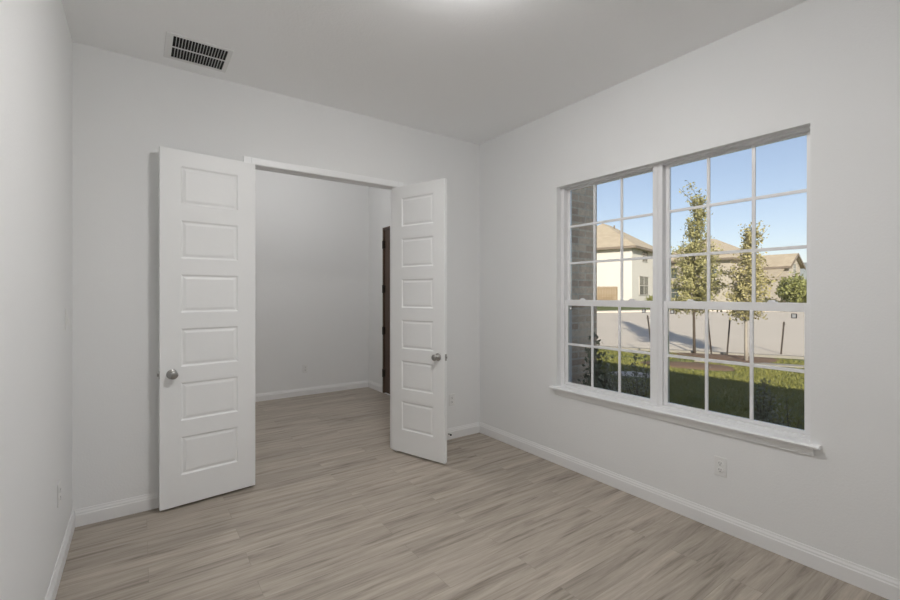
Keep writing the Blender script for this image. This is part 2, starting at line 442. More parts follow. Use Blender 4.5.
for i in range(3):
    for j in (0, 5): bm.faces.new((cells[.012, i, j], cells[.012, i+1, j], cells[.056, i+1, j], cells[.056, i, j]))
for j in range(5):
    for i in (0, 3): bm.faces.new((cells[.012, i, j], cells[.012, i, j+1], cells[.056, i, j+1], cells[.056, i, j]))
bmesh.ops.recalc_face_normals(bm, faces=bm.faces[:])
for th, dp in ((.012, -.008), (.02, .004)): bmesh.ops.inset_individual(bm, faces=pf, thickness=th, depth=dp)
finish('slab', bm, M['wood'], d3, bevel=.002)
for z in (.24, .86, 1.47, 2.12):
    bm = bmesh.new()
    lathe(bm, [(0, 0), (.012, 0), (.012, .115), (0, .115)], Matrix.Translation((-.014, FY1-.036-yc, z)), 12)
    box(bm, -.006, .012, FY1-.06-yc, FY1-.012-yc, z+.005, z+.11)
    finish('hinge', bm, M['bronze'], d3)
bm = bmesh.new()
lathe(bm, [(0, 0), (.03, 0), (.03, .008), (.012, .012), (.012, .04), (.026, .048), (.026, .06), (0, .066)], Matrix.Translation((.012, FY0+.10-yc, .95)) @ Matrix.Rotation(-PI/2, 4, 'Y'), 16)
finish('knob', bm, M['bronze'], d3, smooth=True)

# ---------------------------------------------------------------- twin window
YM = -1.9165
def window(name, label, y0, y1):
    """y0 < y1 unit edges; vinyl frame from x=.055 to x=.13"""
    r = tag(empty(name, (.055, (y0+y1)/2, WZ0)), label, 'window', group='twin single-hung window', kind='structure')
    o3 = Vector(r.location)
    def fin(nm, bm, m, par=r, **k):
        bmesh.ops.translate(bm, verts=bm.verts[:], vec=-o3)
        return finish(nm, bm, m, par, **k)
    fs, ft = .034, .018            # frame width at sides, at head and foot
    f0 = .016 if y0 == WY0 else fs # slimmer where the frame meets the near wall return
    xa, xb = .055, .135
    bm = bmesh.new()
    box(bm, xa, xb, y0, y0+f0, WZ0, WZ1); box(bm, xa, xb, y1-fs, y1, WZ0, WZ1)
    box(bm, xa, xb, y0+f0, y1-fs, WZ0, WZ0+ft); box(bm, xa, xb, y0+f0, y1-fs, WZ1-.012, WZ1)
    # jamb tracks: a thin raised stop at each side
    box(bm, xa-.004, xa, y0, y0+.010, WZ0, WZ1); box(bm, xa-.004, xa, y1-.010, y1, WZ0, WZ1)
    fin('frame', bm, M['vinyl'], bevel=.0015)
    a, b = y0+f0+.0005, y1-fs-.0005
    bm = bmesh.new(); box(bm, .1235, .1245, a, b, WZ0+ft+.0005, 1.38)
    fin('insect_screen', bm, M['screen'])
    for nm, z0, z1, x0, x1, st, rb, rtp, rows in (('upper_sash', 1.366, WZ1-.0125, .099, .121, .027, .041, .013, 3),
                                              ('lower_sash', WZ0+ft+.0005, 1.407, .070, .094, .029, .020, .050, 2)):
        bm = bmesh.new()
        box(bm, x0, x1, a, a+st, z0, z1); box(bm, x0, x1, b-st, b, z0, z1)
        box(bm, x0, x1, a+st, b-st, z0, z0+rb); box(bm, x0, x1, a+st, b-st, z1-rtp, z1)
        s = fin(nm, bm, M['vinyl'], bevel=.002)
        xm = (x0+x1)/2
        bm = bmesh.new(); box(bm, xm-.003, xm+.003, a+st+.0005, b-st-.0005, z0+rb+.0005, z1-rtp-.0005)
        fin('pane', bm, M['glass'], s)
        ga, gb, gz0, gz1 = a+st, b-st, z0+rb, z1-rtp
        bm = bmesh.new()
        hw = .0095
        yv = [ga + (gb-ga)*k/3 for k in (1, 2)]; zv = [gz0+(gz1-gz0)*k/rows for k in range(1, rows)]
        grid_solid(bm, sorted([ga]+[y+d for y in yv for d in (-hw, hw)]+[gb]), sorted([gz0]+[z+d for z in zv for d in (-hw, hw)]+[gz1]), .011,
                   lambda u, v, w: (xm-.0145+w, u, v),
                   [(p, q, c, d) for p, q in ((ga, yv[0]-hw), (yv[0]+hw, yv[1]-hw), (yv[1]+hw, gb))
                    for c, d in zip([gz0]+[z+hw for z in zv], [z-hw for z in zv]+[gz1])])
        fin('muntin_grid', bm, M['vinyl'], s, bevel=.0015, seg=1)
        if nm == 'lower_sash':
            for fr in (.22, .78):
                yk = a+(b-a)*fr
                bm = bmesh.new(); box(bm, .070, .092, yk-.024, yk+.024, 1.4071, 1.413); box(bm, .074, .086, yk-.014, yk+.020, 1.413, 1.421)
                fin('sash_lock', bm, M['vinyl'], s, bevel=.002)
            for yk in (gb-.035, ga+.045):
                bm = bmesh.new()
                box(bm, xm-.0185, xm-.0145, yk-.013, yk+.013, gz1-.036, gz1-.010)
                k = fin('vent_stop', bm, M['label_dark'], s); k['label'] = 'small dark square stop near the top corner of the pane'
                bm = bmesh.new(); box(bm, xm-.0195, xm-.0185, yk-.0085, yk+.0085, gz1-.0320, gz1-.0140)
                fin('stop_face', bm, M['label_white'], s)
    return r
window('window_1', 'left half of the white twin window, brick pier showing in it', YM+.0005, WY1)
window('window_2', 'right half of the white twin window, young trees showing in it', WY0, YM-.0005)
# stool and apron
ws = tag(empty('trim_2', (0, (WY0+WY1)/2, WZ0)), 'white window sill with moulded apron under the twin window', 'window sill', kind='structure')
ym = (WY0+WY1)/2
bm = bmesh.new()
z = WZ0
pr_ = [(.055, 0), (-.036, 0), (-.044, -.004), (-.047, -.010), (-.044, -.017), (-.036, -.020), (-.0005, -.020), (-.0005, -.0005), (.055, -.0005)]
prism(bm, pr_[:7], lambda u, v, t: (min(u, -.0005), t-ym, v), WY0-.049, WY1+.046)
box(bm, -.0005, .0545, WY0+.001-ym, WY1-.001-ym, -.0005, .0005)
finish('stool', bm, M['trim'], ws)
bm = bmesh.new()
ap = [(-.0005, -.0201), (-.030, -.0201), (-.030, -.026), (-.026, -.030), (-.020, -.037), (-.017, -.046), (-.0165, -.054), (-.013, -.058), (-.013, -.064), (-.010, -.067), (-.0005, -.067)]
prism(bm, ap, lambda u, v, t: (u, t-ym, v), WY0-.017, WY1+.020)
finish('apron', bm, M['trim'], ws)

# ---------------------------------------------------------------- outlets, switch, stop, vent, lamps
def plate(name, label, cat, loc, normal, kind, group=None):
    """wall plate; local x = width, z = height, -y = out of the wall"""
    ang = {'-x': -PI/2, '+x': PI/2, '-y': 0.0}[normal]
    r = tag(empty(name, loc, ang), label, cat, group=group)
    bm = bmesh.new(); box(bm, -.036, .036, -.006, -.0003, -.0585, .0585)
    finish('cover_plate', bm, M['plastic'], r, bevel=.003)
    if kind == 'outlet':
        for zc in (.020, -.020):
            bm = bmesh.new(); lathe(bm, [(0, 0), (.0165, 0), (.0165, .002), (.0155, .003), (0, .003)], Matrix.Translation((0, -.006, zc)) @ Matrix.Rotation(PI/2, 4, 'X'), 24)
            rc = finish('receptacle', bm, M['plastic'], r)
            bm = bmesh.new()
            box(bm, -.0075, -.0050, -.0094, -.0088, zc-.002, zc+.009); box(bm, .0045, .0070, -.0094, -.0088, zc-.001, zc+.008)
            lathe(bm, [(0, 0), (.003, 0), (.003, .0005), (0, .0005)], Matrix.Translation((0, -.0089, zc-.0085)) @ Matrix.Rotation(PI/2, 4, 'X'), 10)
            finish('slots', bm, M['slot'], rc)
    else:
        bm = bmesh.new(); box(bm, -.0165, .0165, -.008, -.006, -.033, .033)
        rk = finish('rocker_frame', bm, M['plastic'], r, bevel=.001)
        bm = bmesh.new(); prism(bm, [(-.0081, -.031), (-.0125, -.031), (-.0085, .031), (-.0081, .031)], lambda u, v, t: (t, u, v), -.015, .015)
        finish('rocker', bm, M['plastic'], rk)
    return r
plate('wall_outlet', 'white outlet on the right wall below the window sill', 'outlet', (0, -2.352, .392), '-x', 'outlet', 'wall outlets')
plate('wall_outlet.001', 'white outlet low on the back wall just right of the open door', 'outlet', (-.362, 0, .392), '-y', 'outlet', 'wall outlets')
plate('wall_outlet.002', 'white outlet on the hall far wall seen through the doorway', 'outlet', (-.985, HY, .385), '-y', 'outlet', 'wall outlets')
plate('wall_outlet.003', 'white outlet low on the left wall near the corner', 'outlet', (-W, -.585, .425), '+x', 'outlet', 'wall outlets')
plate('light_switch', 'white rocker switch high on the left wall near the corner', 'switch', (-W, -.305, 1.315), '+x', 'switch')

ds = tag(empty('door_stop', (-.407, -.0135, .057)), 'small spring door stop with dark tip on the back baseboard', 'door stop')
bm = bmesh.new(); lathe(bm, [(0, 0), (.009, 0), (.009, .003), (.005, .006), (.005, .028), (0, .028)], Matrix.Rotation(PI/2, 4, 'X'), 14)
finish('spring', bm, M['nickel'], ds, smooth=False)
bm = bmesh.new(); lathe(bm, [(0, .028), (.008, .028), (.009, .032), (.009, .040), (.006, .043), (0, .043)], Matrix.Rotation(PI/2, 4, 'X'), 14)
finish('tip', bm, M['rubber'], ds)

vt = tag(empty('ceiling_vent', (-2.61, -.305, H)), 'white ceiling air vent with two rows of dark slots', 'vent')
bm = bmesh.new()
gx0, gx1 = -.150, .150
grid_solid(bm, [-.190, gx0, gx1, .178], [-.168, -.145, -.005, .005, .145, .170], .007, lambda u, v, w: (u, v, -.0005-w), [(gx0, gx1, -.145, -.005), (gx0, gx1, .005, .145)])
finish('face_frame', bm, M['vent'], vt, bevel=.002, seg=1)
bm = bmesh.new(); box(bm, gx0-.01, gx1+.01, -.15, .15, -.0009, -.0003)
finish('duct_opening', bm, M['duct'], vt)
for row in (0, 1):
    yb = (-.145, -.005) if row == 0 else (.005, .145)
    for k in range(1, 18):
        x = gx0+(gx1-gx0)*k/18
        bm = bmesh.new()
        prism(bm, [(x-.0014, -.0012), (x-.0002, -.0012), (x+.0014, -.0068), (x+.0002, -.0068)], lambda u, v, t: (u, t, v), yb[0]+.0005, yb[1]-.0005)
        finish('louver', bm, M['vent'], vt)

def dome(name, label, loc, m):
    r = tag(empty(name, loc), label, 'ceiling light')
    bm = bmesh.new(); lathe(bm, [(0, -.0005), (.175, -.0005), (.175, -.018), (.168, -.022), (0, -.022)], Matrix.Identity(4), 40)
    finish('base', bm, M['trim'], r, smooth=False)
    bm = bmesh.new(); lathe(bm, [(.165, -.0225), (.163, -.042), (.152, -.058), (.125, -.072), (.07, -.081), (0, -.084)], Matrix.Identity(4), 40)
    finish('diffuser', bm, m, r, smooth=True)
    return r
dome('ceiling_light', 'round flush dome light on the office ceiling just above the picture', (-1.76, -2.09, H), M['lamp'])
dome('hall_fill_light', 'unseen dome light added on the hall ceiling to brighten the hall', (-1.5, 1.25, HH), M['hall_fill'])  # out of view, added to lift the brightness of the hall

# ---------------------------------------------------------------- outdoors: ground, street
NRM = Vector((.88, .47)); TAN = Vector((-.47, .88))
def gz(x, y):
    s = NRM.x*x+NRM.y*y
    if s < 11.7: return -.36-.09*max(0, min(1, (s-1)/10.7))
    return -.45+.034*(min(s, 36)-11.7)
bm = bmesh.new()
gxs = [.2, 1, 2, 3, 4, 5, 6, 7, 8, 9, 10, 11, 12, 14, 16, 20, 24, 28, 32, 36, 40, 50, 70, 110]
gys = [-40, -20, -10, -6, -4, -3, -2, -1, 0, 1, 2, 3, 4, 5, 6, 8, 10, 13, 16, 20, 25, 30, 40, 60, 100]
gv = [[bm.verts.new((x, y, gz(x, y))) for y in gys] for x in gxs]
for i in range(len(gxs)-1):
    for j in range(len(gys)-1): bm.faces.new((gv[i][j], gv[i+1][j], gv[i+1][j+1], gv[i][j+1]))
tag(finish('ground', bm, M['soil']), 'green lawn ground sloping up to the houses over the street', 'lawn', kind='structure')

def strip(name, label, cat, near, far, lift, m, n=24, thick=0.0):
    """surface between two polylines of the same length, draped on the ground"""
    bm = bmesh.new(); rows = []
    def lerp(P, t):
        t *= len(P)-1; i = min(int(t), len(P)-2); f = t-i
        return (P[i][0]*(1-f)+P[i+1][0]*f, P[i][1]*(1-f)+P[i+1][1]*f)
    q = 10
    for i in range(n+1):
        a, b = lerp(near, i/n), lerp(far, i/n)
        rows.append([bm.verts.new((a[0]*(1-k/q)+b[0]*k/q, a[1]*(1-k/q)+b[1]*k/q, gz(a[0]*(1-k/q)+b[0]*k/q, a[1]*(1-k/q)+b[1]*k/q)+lift)) for k in range(q+1)])
    for A, B in zip(rows, rows[1:]):
        for k in range(q): bm.faces.new((A[k], A[k+1], B[k+1], B[k]))
    o = finish(name, bm, m)
    if thick:
        md = o.modifiers.new('solid', 'SOLIDIFY'); md.thickness = thick; md.offset = -1
    return tag(o, label, cat, kind='structure')
near = [(22, -18), (16.5, -6), (12.75, 1.0), (10.35, 5.5), (6, 14), (2, 24)]
far = [(52, -24), (41, -8), (32.5, 6.6), (27.5, 12.3), (22, 15.6), (10, 28)]
strip('street', 'pale concrete street curving past the front lawn', 'street', near, far, .012, M['road'], thick=.05)
def offs(P, d): return [(x+NRM.x*d, y+NRM.y*d) for x, y in P]
strip('kerb', 'pale far kerb along the other side of the street', 'kerb', far, offs(far, .9), .06, M['curb'], thick=.1)
strip('kerb.001', 'low near kerb between lawn and street', 'kerb', offs(near, -.20), near, .02, M['path'], thick=.08)

def patch(name, label, cat, cx, cy, rx, ry, rot, m, lift=.03, mound=.04):
    bm = bmesh.new(); R = 6; S = 28
    cen = bm.verts.new((cx, cy, gz(cx, cy)+lift+mound)); prev = None
    rings = []
    for i in range(1, R+1):
        f = i/R; ring = []
        for k in range(S):
            a = 2*PI*k/S; w = f*(1+.08*math.sin(3*a+cx)+.05*math.sin(5*a+cy))
            u, v = rx*w*math.cos(a), ry*w*math.sin(a)
            x = cx+u*math.cos(rot)-v*math.sin(rot); y = cy+u*math.sin(rot)+v*math.cos(rot)
            ring.append(bm.verts.new((x, y, gz(x, y)+(lift+mound*(1-f*f)+random.uniform(-.01, .01) if i < R else -.02))))
        rings.append(ring)
    for k in range(S): bm.faces.new((cen, rings[0][k], rings[0][(k+1) % S]))
    for A, B in zip(rings, rings[1:]):
        for k in range(S): bm.faces.new((A[k], B[k], B[(k+1) % S], A[(k+1) % S]))
    return tag(finish(name, bm, m, smooth=True), label, cat, kind='structure')
patch('mulch_bed', 'brown mulch bed under the two young trees', 'mulch', 11.15, 2.3, .75, 1.5, math.atan2(.47, .88), M['mulch'])
patch('mulch_bed.003', 'small round mulch ring at the foot of the pale trunked tree', 'mulch', 10.68, 1.52, .55, .62, 0, M['mulch'])
patch('mulch_bed.001', 'brown mulch patch on the lawn nearer the window', 'mulch', 8.7, 2.15, .55, 1.25, math.atan2(.47, .88), M['mulch'])
patch('mulch_bed.002', 'dark mulch strip below the window along the house', 'mulch', 1.9, -1.2, 1.4, 1.6, 0, M['mulch'], lift=.01)
patch('stepping_path', 'pale concrete walk glimpsed behind the near shrubs', 'path', 6.35, 2.2, .55, .30, 2.05, M['curb'], lift=.03, mound=.01)
# sidewalk strip parallel to the street
strip('sidewalk', 'narrow pale sidewalk crossing the lawn', 'sidewalk', [(14.8, -8), (10.7, .35), (9.6, 2.4)], [(15.2, -8), (11.1, .35), (10.0, 2.4)], .012, M['path'], thick=.04)

# grass blades as one uncountable mass
import numpy as np
rng = np.random.default_rng(3)
N = 60000
gx = rng.uniform(1.2, 12.2, N*2); gy = rng.uniform(-3.2, 6.5, N*2)
s_ = NRM.x*gx+NRM.y*gy
dens = np.clip(1.25-gx/14, .35, 1)
keep = (s_ < 11.3) & (rng.random(N*2) < dens)
for cx_, cy_, rx_, ry_ in ((11.35, 2.35, .9, 1.3), (8.7, 2.15, .65, 1.1), (1.9, -1.2, 1.2, 1.5), (6.25, 2.15, .55, .5)):
    keep &= (((gx-cx_)/rx_)**2+((gy-cy_)/ry_)**2) > 1
# visible wedge only
vx, vy = gx+2.929, gy+3.597
lat = vx*.8163-vy*.5776; dep = vx*.5776+vy*.8163
keep &= (lat/dep > .2) & (lat/dep < .95)
swx = 10.9-(gy-.35)*.52
keep &= np.abs(gx-swx+.1) > .22
keep &= (gx-9.76)**2+(gy-3.70)**2 > .01
keep &= (gx-3.08)**2+(gy+1.5)**2 > .05
keep &= (gx-10.68)**2+(gy-1.52)**2 > .36
keep &= (gx-2.58)**2+(gy+1.9)**2 > .09
gx, gy = gx[keep], gy[keep]; n = len(gx)
g0 = np.array([gz(a, b) for a, b in zip(gx, gy)])
th = rng.uniform(0, 2*PI, n); hh = rng.uniform(.03, .075, n); wv = rng.uniform(.004, .008, n)*(1+gx/10)
lx, ly = rng.normal(0, .03, n), rng.normal(0, .03, n)
v = np.zeros((n, 3, 3))
v[:, 0] = np.stack([gx-np.cos(th)*wv, gy-np.sin(th)*wv, g0-.005], 1)
v[:, 1] = np.stack([gx+np.cos(th)*wv, gy+np.sin(th)*wv, g0-.005], 1)
v[:, 2] = np.stack([gx+lx, gy+ly, g0+hh], 1)
me = bpy.data.meshes.new('lawn_grass')
me.from_pydata(v.reshape(-1, 3).tolist(), [], np.arange(3*n).reshape(-1, 3).tolist())
tag(link('lawn_grass', me, M['grass']), 'short green lawn grass growing between window and street', 'grass', kind='stuff')

# ---------------------------------------------------------------- brick pier of the porch
bp_ = tag(empty('brick_pier', (.48, -.70, -.45)), 'tan brick porch pier just outside the left half of the window', 'brick pier', kind='structure')
bm = bmesh.new(); box(bm, -.275, .278, -.20, .20, 0, 4.25); finish('shaft', bm, M['brick'], bp_, bevel=.004)
bm = bmesh.new(); box(bm, -.275, .31, -.235, .235, -.05, .22); finish('plinth', bm, M['brick'], bp_, bevel=.006)
# unseen outside of this house, walls and eave added to shade the lawn
bm = bmesh.new(); box(bm, 0, .2, -12, YF-T, -.5, HH+.121); box(bm, 0, .2, HY+T, 12, -.5, HH+.121); box(bm, 0, .2, YF-T, HY+T, -.5, -.121)
tag(finish('wall_sun_block', bm, M['stucco']), 'unseen outer wall either side of the room, added to block the sun', 'wall', kind='structure')
bm = bmesh.new(); box(bm, -.2, .2, -12, 12, HH+.121, 4.1)
tag(finish('wall_upper_shade', bm, M['stucco']), 'unseen outer wall above the ceiling, added with the roof to shade the lawn', 'wall', kind='structure')
bm = bmesh.new(); prism(bm, [(-7, 6.8), (.25, 4.05), (.25, 4.2), (-7, 6.95), (-14, 4.2), (-14, 4.05)], lambda u, v, t: (u, t, v), -12, 12)
tag(finish('roof_shade', bm, M['shingle']), 'unseen roof of this house, added to shade the lawn', 'roof', kind='structure')  # unseen roof, eave placed for the shade edge on the lawn

# ---------------------------------------------------------------- plants
def leaf_mesh(name, m, parent, centres, size, jitter, per, seed):
    rg = np.random.default_rng(seed)
    C_ = np.repeat(np.array(centres), per, axis=0); n = len(C_)
    C_ = C_+rg.normal(0, 1, (n, 3))*np.array(jitter)
    d = rg.normal(0, 1, (n, 3)); d /= np.linalg.norm(d, axis=1)[:, None]
    u = np.cross(d, rg.normal(0, 1, (n, 3))); u /= np.linalg.norm(u, axis=1)[:, None]
    w = np.cross(d, u)
    s = size*rg.uniform(.6, 1.25, n)[:, None]
    v = np.stack([C_-d*s*.5, C_+u*s*.28+w*s*.05, C_+d*s*.5, C_-u*s*.28+w*s*.05], 1).reshape(-1, 3)
    me = bpy.data.meshes.new(name)
    me.from_pydata(v.tolist(), [], np.arange(4*n).reshape(-1, 4).tolist())
    return link(name, me, m, parent)

def young_tree(label, loc, height, crown0, rmax, m_leaf, m_bark, seed, lean, per, r0=.045, nb=46, profile=None, jit=.075):
    rd = random.Random(seed)
    r = tag(empty('young_tree', loc), label, 'tree', group='young trees on the front lawn')
    tp = []
    for i in range(9):
        f = i/8; tp.append((lean[0]*f*f+.03*math.sin(4*f+seed), lean[1]*f*f+.03*math.cos(5*f+seed), height*f))
    bm = bmesh.new(); tube(bm, tp, [max(.006, r0*(1-f/8*.92)) for f in range(9)], 9)
    finish('trunk', bm, m_bark, r, smooth=True)
    bm = bmesh.new(); cen = []
    for k in range(nb):
        f = crown0/height+(1-crown0/height)*((k+.5)/nb)**1.05
        i = min(int(f*8), 7); a = Vector(tp[i]).lerp(Vector(tp[i+1]), f*8-i)
        t = (f-crown0/height)/(1-crown0/height)
        ln = rmax*profile(t)*rd.uniform(.72, 1.08)
        az = k*2.4+rd.uniform(-.5, .5); up = .25+.75*t+rd.uniform(-.15, .2)
        d = Vector((math.cos(az), math.sin(az), up)).normalized()
        p1 = a+d*ln*.55+Vector((0, 0, -.02)); p2 = a+d*ln
        tube(bm, [a, p1, p2], [.010, .006, .003], 5)
        m_ = max(3, int(ln/.09*(1-.45*t)))
        for q in range(m_):
            g = .22+.8*q/m_
            cen.append(a+d*ln*g)
            if rd.random() < 1.15-1.1*t: cen.append(a+d*ln*g+Vector((rd.uniform(-.08, .08), rd.uniform(-.08, .08), rd.uniform(-.06, .1))))
    for k in range(9):                                   # bare whippy twigs above the crown
        f = rd.uniform(.72, .98); i = min(int(f*8), 7); a = Vector(tp[i]).lerp(Vector(tp[i+1]), f*8-i)
        az = rd.uniform(0, 2*PI); d = Vector((math.cos(az)*.55, math.sin(az)*.55, 1)).normalized(); ln = rd.uniform(.5, 1.0)*rmax
        pts = [a, a+d*ln*.5+Vector((.02, .02, 0)), a+d*ln+Vector((math.cos(az)*.12, math.sin(az)*.12, 0))]
        tube(bm, pts, [.008, .006, .004], 5)
        for g in (.3, .55, .75, .95): cen.append(a+d*ln*g)
    finish('branches', bm, m_bark, r)
    leaf_mesh('foliage', m_leaf, r, [tuple(c) for c in cen], .085, (jit, jit, jit), per, seed)
    return r
young_tree('slender olive leaved young tree with dark trunk, left of the two lawn trees', (11.2, 3.20, gz(11.2, 3.20)), 4.85, 1.30, 1.0,
           M['leaf_olive'], M['bark'], 3, (.22, -.10), 12, nb=84, profile=lambda t: (.95 if t < .32 else max(.22, 1.36-1.3*t)))
young_tree('golden green young tree with pale trunk, right of the two lawn trees', (10.68, 1.52, gz(10.68, 1.52)), 3.6, 1.18, .74,
           M['leaf_gold'], M['bark_pale'], 11, (.04, -.06), 11, r0=.05, nb=62, profile=lambda t: (.55+.9*t if t < .4 else max(.2, 1.35-1.2*t)))

def stake(label, p0, p1):
    loc = (p1[0], p1[1], gz(p1[0], p1[1]))
    o = empty('tree_stake', loc); tag(o, label, 'stake', group='stakes around the young trees')
    a = Vector((0, 0, -.03)); b = Vector(p0)-Vector(loc)
    bm = bmesh.new(); d = (b-a).normalized(); u = Vector((0, 1, 0)); s = u.cross(d).normalized()
    # T-section post
    def cs(c): return [bm.verts.new(c+u*x+s*y) for x, y in ((-.022, 0), (.022, 0), (.022, .008), (.005, .008), (.005, .034), (-.005, .034), (-.005, .008), (-.022, .008))]
    A, B = cs(a), cs(b)
    for k in range(8): bm.faces.new((A[k], A[(k+1) % 8], B[(k+1) % 8], B[k]))
    bm.faces.new(A[::-1]); bm.faces.new(B)
    finish('post', bm, M['stake'], o)
    bm = bmesh.new(); c = a.lerp(b, .93); tube(bm, [c+s*.05-u*.03, c+s*.05+u*.03, c-s*.02+u*.03, c-s*.02-u*.03, c+s*.05-u*.03], .006, 6)
    finish('wire_loop', bm, M['stake'], o)
stake('thin brown stake leaning beside the dark tree trunk', (11.13, 2.745, .76), (11.23, 2.675))
stake('dark upright stake midway between the two lawn trees', (11.685, 2.354, .72), (11.60, 2.41))
stake('brown stake right of the pale trunked tree', (13.02, 1.408, .61), (12.94, 1.466))
stake('leaning stake at the right edge of the left window half', (9.64, 3.80, .80), (9.76, 3.70))

def shrub(label, loc, height, spread, n_stems, per, m_leaf, seed, size=.05, name='shrub', group='dark shrubs under the window', bare=.25, jit=.03):
    rd = random.Random(seed)
    r = tag(empty(name, loc), label, 'shrub', group=group)
    bm = bmesh.new(); cen = []
    for k in range(n_stems):
        az = rd.uniform(0, 2*PI); rr = spread*math.sqrt(rd.random())
        h = height*rd.uniform(.6, 1.0)*(1-.35*rr/max(spread, .01))
        top = Vector((math.cos(az)*rr, math.sin(az)*rr, h)); mid = Vector((top.x*.45, top.y*.45, h*.55))
        base = Vector((top.x*.1, top.y*.1, -.02))
        tube(bm, [base, mid, top], [.006, .0045, .002], 5)
        for q in range(9):
            f = bare+(1-bare)*q/8
            c = base.lerp(mid, f*2) if f < .5 else mid.lerp(top, f*2-1)
            cen.append(tuple(c))
    finish('stems', bm, M['bark'], r)
    leaf_mesh('leaves', m_leaf, r, cen, size, (jit, jit, jit), per, seed)
    return r
def G(x, y): return (x, y, gz(x, y)+.02)
shrub('dark leafy shrub against the foot of the brick pier', G(.44, -1.13), 1.60, .17, 44, 6, M['leaf_dark'], 21, size=.055)
shrub('sparse dark shrub between the brick pier and the pale walk', G(1.27, -.56), 1.16, .34, 50, 6, M['leaf_dark'], 22, size=.05)
shrub('tall twiggy shrub at the right edge of the left window half', G(2.1, -.55), 1.22, .28, 24, 4, M['leaf_dark'], 23, size=.05)
shrub('single thin shrub in front of the lawn in the right window half', G(3.08, -1.50), .98, .13, 10, 7, M['leaf_dark'], 24, size=.05)
shrub('low sparse shrub at the bottom right corner of the window', G(2.58, -1.92), .80, .18, 8, 3, M['leaf_dark'], 25, size=.045)
shrub('rounded green bush in front of the stone house', (33.6, 7.0, gz(33.6, 7.0)), 2.75, 1.35, 80, 15, M['leaf_bush'], 31, size=.22, name='bush', group='bushes across the street', bare=.1, jit=.14)
shrub('low straw coloured bush left of the round bush', (34.6, 9.2, gz(34.6, 9.2)), .75, .9, 30, 8, M['leaf_dry'], 32, size=.18, name='bush', group='bushes across the street', bare=.1, jit=.1)
shrub('green foundation bush under the lower window of the white house', (38.4, 20.1, gz(38, 20)), .95, .7, 30, 10, M['leaf_bush'], 33, size=.16, name='bush', group='bushes across the street', bare=.05, jit=.1)
shrub('green foundation bush further right along the white house wall', (40.4, 20.7, gz(40, 20.7)), 1.0, .75, 30, 10, M['leaf_bush'], 34, size=.16, name='bush', group='bushes across the street', bare=.05, jit=.1)

# ---------------------------------------------------------------- houses over the street
def hip_roof(bm, x0, x1, y0, y1, ze, rise, ridge_axis, ov=.5, gable=False, th=.18):
    x0 -= ov; x1 += ov; y0 -= ov; y1 += ov
    if ridge_axis == 'x':
        ym_ = (y0+y1)/2; ins = 0 if gable else (y1-y0)/2
        R0, R1 = (x0+ins, ym_), (x1-ins, ym_)
    else:
        xm_ = (x0+x1)/2; ins = 0 if gable else (x1-x0)/2
        R0, R1 = (xm_, y0+ins), (xm_, y1-ins)
    A = [bm.verts.new((x, y, ze)) for x, y in ((x0, y0), (x1, y0), (x1, y1), (x0, y1))]
    B = [bm.verts.new((x, y, ze-th)) for x, y in ((x0, y0), (x1, y0), (x1, y1), (x0, y1))]
    r0 = bm.verts.new((*R0, ze+rise)); r1 = bm.verts.new((*R1, ze+rise))
    if ridge_axis == 'x':
        bm.faces.new((A[0], A[1], r1, r0)); bm.faces.new((A[2], A[3], r0, r1)); bm.faces.new((A[1], A[2], r1)); bm.faces.new((A[3], A[0], r0))
    else:
        bm.faces.new((A[1], A[2], r1, r0)); bm.faces.new((A[3], A[0], r0, r1)); bm.faces.new((A[0], A[1], r0)); bm.faces.new((A[2], A[3], r1))
    for k in range(4): bm.faces.new((A[k], A[(k+1) % 4], B[(k+1) % 4], B[k]))
    bm.faces.new(B)

def far_window(parent, face, u0, u1, z0, z1, at):
    """double hung window on a wall plane; face 'y' = plane y=at looking to -y, 'x' = plane x=at looking to -x"""
    mp = (lambda u, w, z: (u, at-w, z)) if face == 'y' else (lambda u, w, z: (at-w, u, z))
    def bx(bm, a, b, w0, w1, c, d):
        p, q = mp(a, w0, c), mp(b, w1, d)
        box(bm, min(p[0], q[0]), max(p[0], q[0]), min(p[1], q[1]), max(p[1], q[1]), min(p[2], q[2]), max(p[2], q[2]))
    bm = bmesh.new(); t = .06
    bx(bm, u0, u0+t, .0, .06, z0, z1); bx(bm, u1-t, u1, 0, .06, z0, z1); bx(bm, u0, u1, 0, .06, z0, z0+t); bx(bm, u0, u1, 0, .06, z1-t, z1)
    zm = (z0+z1)/2; bx(bm, u0, u1, 0, .05, zm-.03, zm+.03)
    um = (u0+u1)/2; bx(bm, um-.015, um+.015, 0, .045, z0, z1)
    wv_ = finish('window', bm, M['far_frame'], parent)
    bm = bmesh.new(); bx(bm, u0+t, u1-t, .005, .02, z0+t, z1-t); finish('pane', bm, M['house_glass'], wv_)

# white two-storey house
h1 = tag(empty('white_house', (35.56, 20.62, .36), math.radians(14.9)), 'white stucco two storey house with tan hip roof, seen in the left window half', 'house')
bm = bmesh.new(); box(bm, 0, 11.6, 0, 9, -.2, 5.62); finish('walls', bm, M['stucco'], h1)
bm = bmesh.new(); hip_roof(bm, 0, 11.6, 0, 9, 5.66, 3.2, 'x'); finish('roof', bm, M['shingle'], h1)
bm = bmesh.new()
for (a, b, c, d) in ((-.53, 12.13, -.53, -.49), (-.53, 12.13, 9.49, 9.53), (-.53, -.49, -.49, 9.49), (12.09, 12.13, -.49, 9.49)): box(bm, a, b, c, d, 5.44, 5.67)
finish('fascia', bm, M['fascia'], h1)
far_window(h1, 'y', 3.1, 5.0, 4.35, 5.58, 0); far_window(h1, 'y', 2.2, 5.3, .95, 2.9, 0)
bm = bmesh.new(); lathe(bm, [(0, 0), (.08, 0), (.08, .75), (0, .75)], Matrix.Translation((5.5, 3.6, 7.9)), 10); finish('vent_pipe', bm, M['fascia'], h1)

